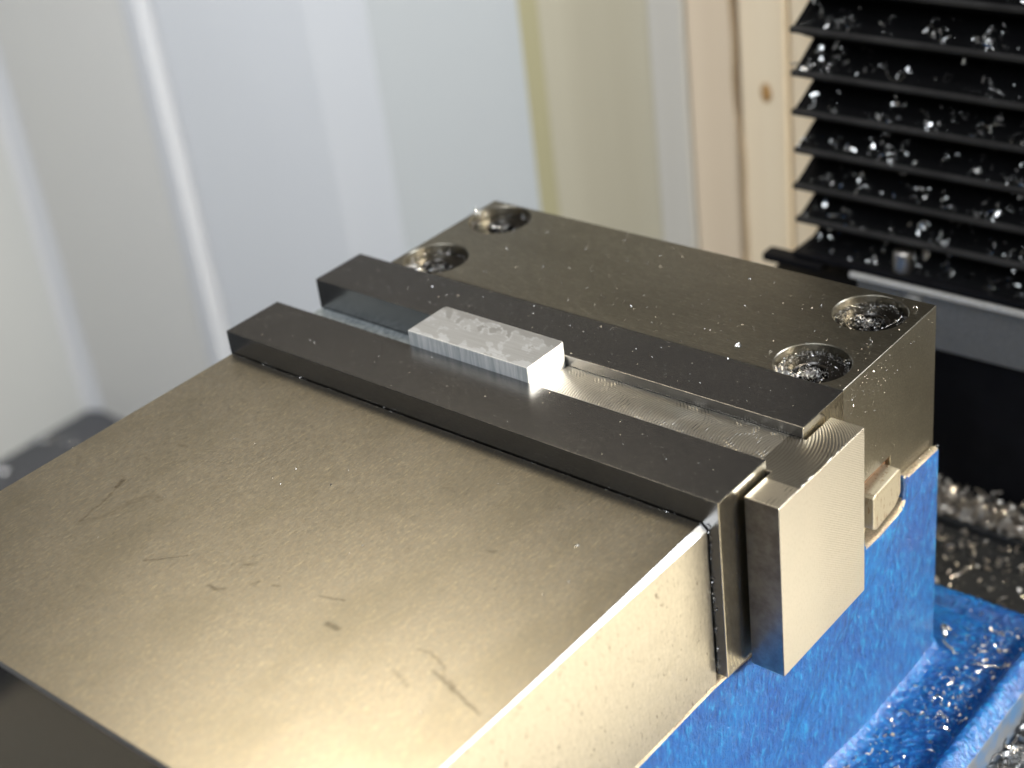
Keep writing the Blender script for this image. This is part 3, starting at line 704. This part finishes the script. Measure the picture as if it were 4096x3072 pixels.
single(31, 2.6, (11.0, 51.2, FZ), (.6, .4, .2), 'dull twisted shaving above the looped one on the blue flange', 'ribbon', .8, 'chip_dull')
single(33, 2.4, (18.4, 33.8, FZ), (.5, .2, 2.1), 'narrow bright shaving tipped against the groove edge', 'ribbon', .4)
single(35, 2.0, (7.0, 34.6, FZ), (.2, .2, .9), 'small tan shaving alone on the inner half of the blue flange', 'ribbon', .6, 'chip_dull')
single(37, 2.2, (1.6, 70.3, FZ), (.3, .9, .4), 'oval pale shaving below the broad one at the body corner', 'flake')
strand([(-.6, 1.9, 3.2), (-.4, 1.1, 2.4), (.3, .2, 1.4), (.9, -.6, .5)], 2.0, (2.0, 66.5, FZ+.4), 'broad leaf-shaped cream shaving leaning at the rear corner of the blue body')
def fl_loc(r, s):
    if r.random() < .3: x = r.uniform(10, 20.5); y = r.uniform(35, 84)
    else: x = r.uniform(3, 25); y = r.uniform(0, 86)
    return (x, y, -104.9+s*.25)
o = link('flange_chips', mesh(*scatter(rng, 560, fl_loc, .22, 2.2, .7, .6, 3.0)), M['chip_dull']); tag(o, 'small shavings sprinkled over the blue flange of the vise', 'metal shavings', kind='stuff')

# fine dust of chips on the vise tops and sides
def dust_top(r, s):
    q_ = r.random()
    if q_ < .62: return (r.uniform(-120, -1), r.uniform(18, 60.5), .02)
    if q_ < .82: return (r.uniform(-148, -1), r.uniform(.5, 17), .02)
    if q_ < .93: return (r.uniform(-148, -1), r.uniform(-31.5, -14.6), -.08)
    return (r.uniform(-140, -8), r.uniform(-110, -34), zt+.03)
def okh(p): return all(math.hypot(p[0]-h[0], p[1]-h[1]) > 9.3 for h in holes)
pts = []
while len(pts) < 1700:
    s = .12+.42*rng.random()**2.6; p = dust_top(rng, s)
    if okh(p): pts.append(place(flake(rng, s), p, (rng.gauss(0, .2), rng.gauss(0, .2), rng.uniform(0, 6))))
for i in range(330):       # clinging to the side of the fixed jaw below the screws
    s = .08+.34*rng.random()**2; y = rng.gauss(27, 7) if rng.random() < .7 else rng.uniform(17, 60)
    if not 17.5 < y < 61: continue
    z = -1.2-abs(rng.gauss(0, 1))*6 if rng.random() < .75 else rng.uniform(-36, -1)
    if z > -.9: continue
    pts.append(place(flake(rng, s), (.08, y, max(z, -28)), (0, PI/2+rng.gauss(0, .3), rng.gauss(0, .3))))
for i in range(160):       # on the bare ledge of the casting
    s = .15+.5*rng.random()**2; y = rng.uniform(44.5, 60.8); pts.append(place(flake(rng, s), (rng.uniform(.1, 1.6), y, -38.9), (rng.gauss(0, .5), rng.gauss(0, .5), rng.uniform(0, 6))))
for i in range(90):        # gap beside the movable plate
    s = .15+.5*rng.random()**2; pts.append(place(flake(rng, s), (-2.5+rng.gauss(0, .25), -32.3, rng.uniform(-46, -6)), (rng.uniform(0, 6), rng.uniform(0, 6), 0)))
for i in range(240):       # the seam along the foot of the movable plate
    s = .1+.3*rng.random()**2; pts.append(place(flake(rng, s), (rng.uniform(-149, -4), -32.5+rng.gauss(0, .12), zt+.08), (rng.gauss(0, .5), rng.gauss(0, .5), rng.uniform(0, 6))))
o = link('chip_dust', mesh(*join(pts)), M['chip']); tag(o, 'fine bright specks of metal dust over the vise jaws', 'metal dust', kind='stuff')
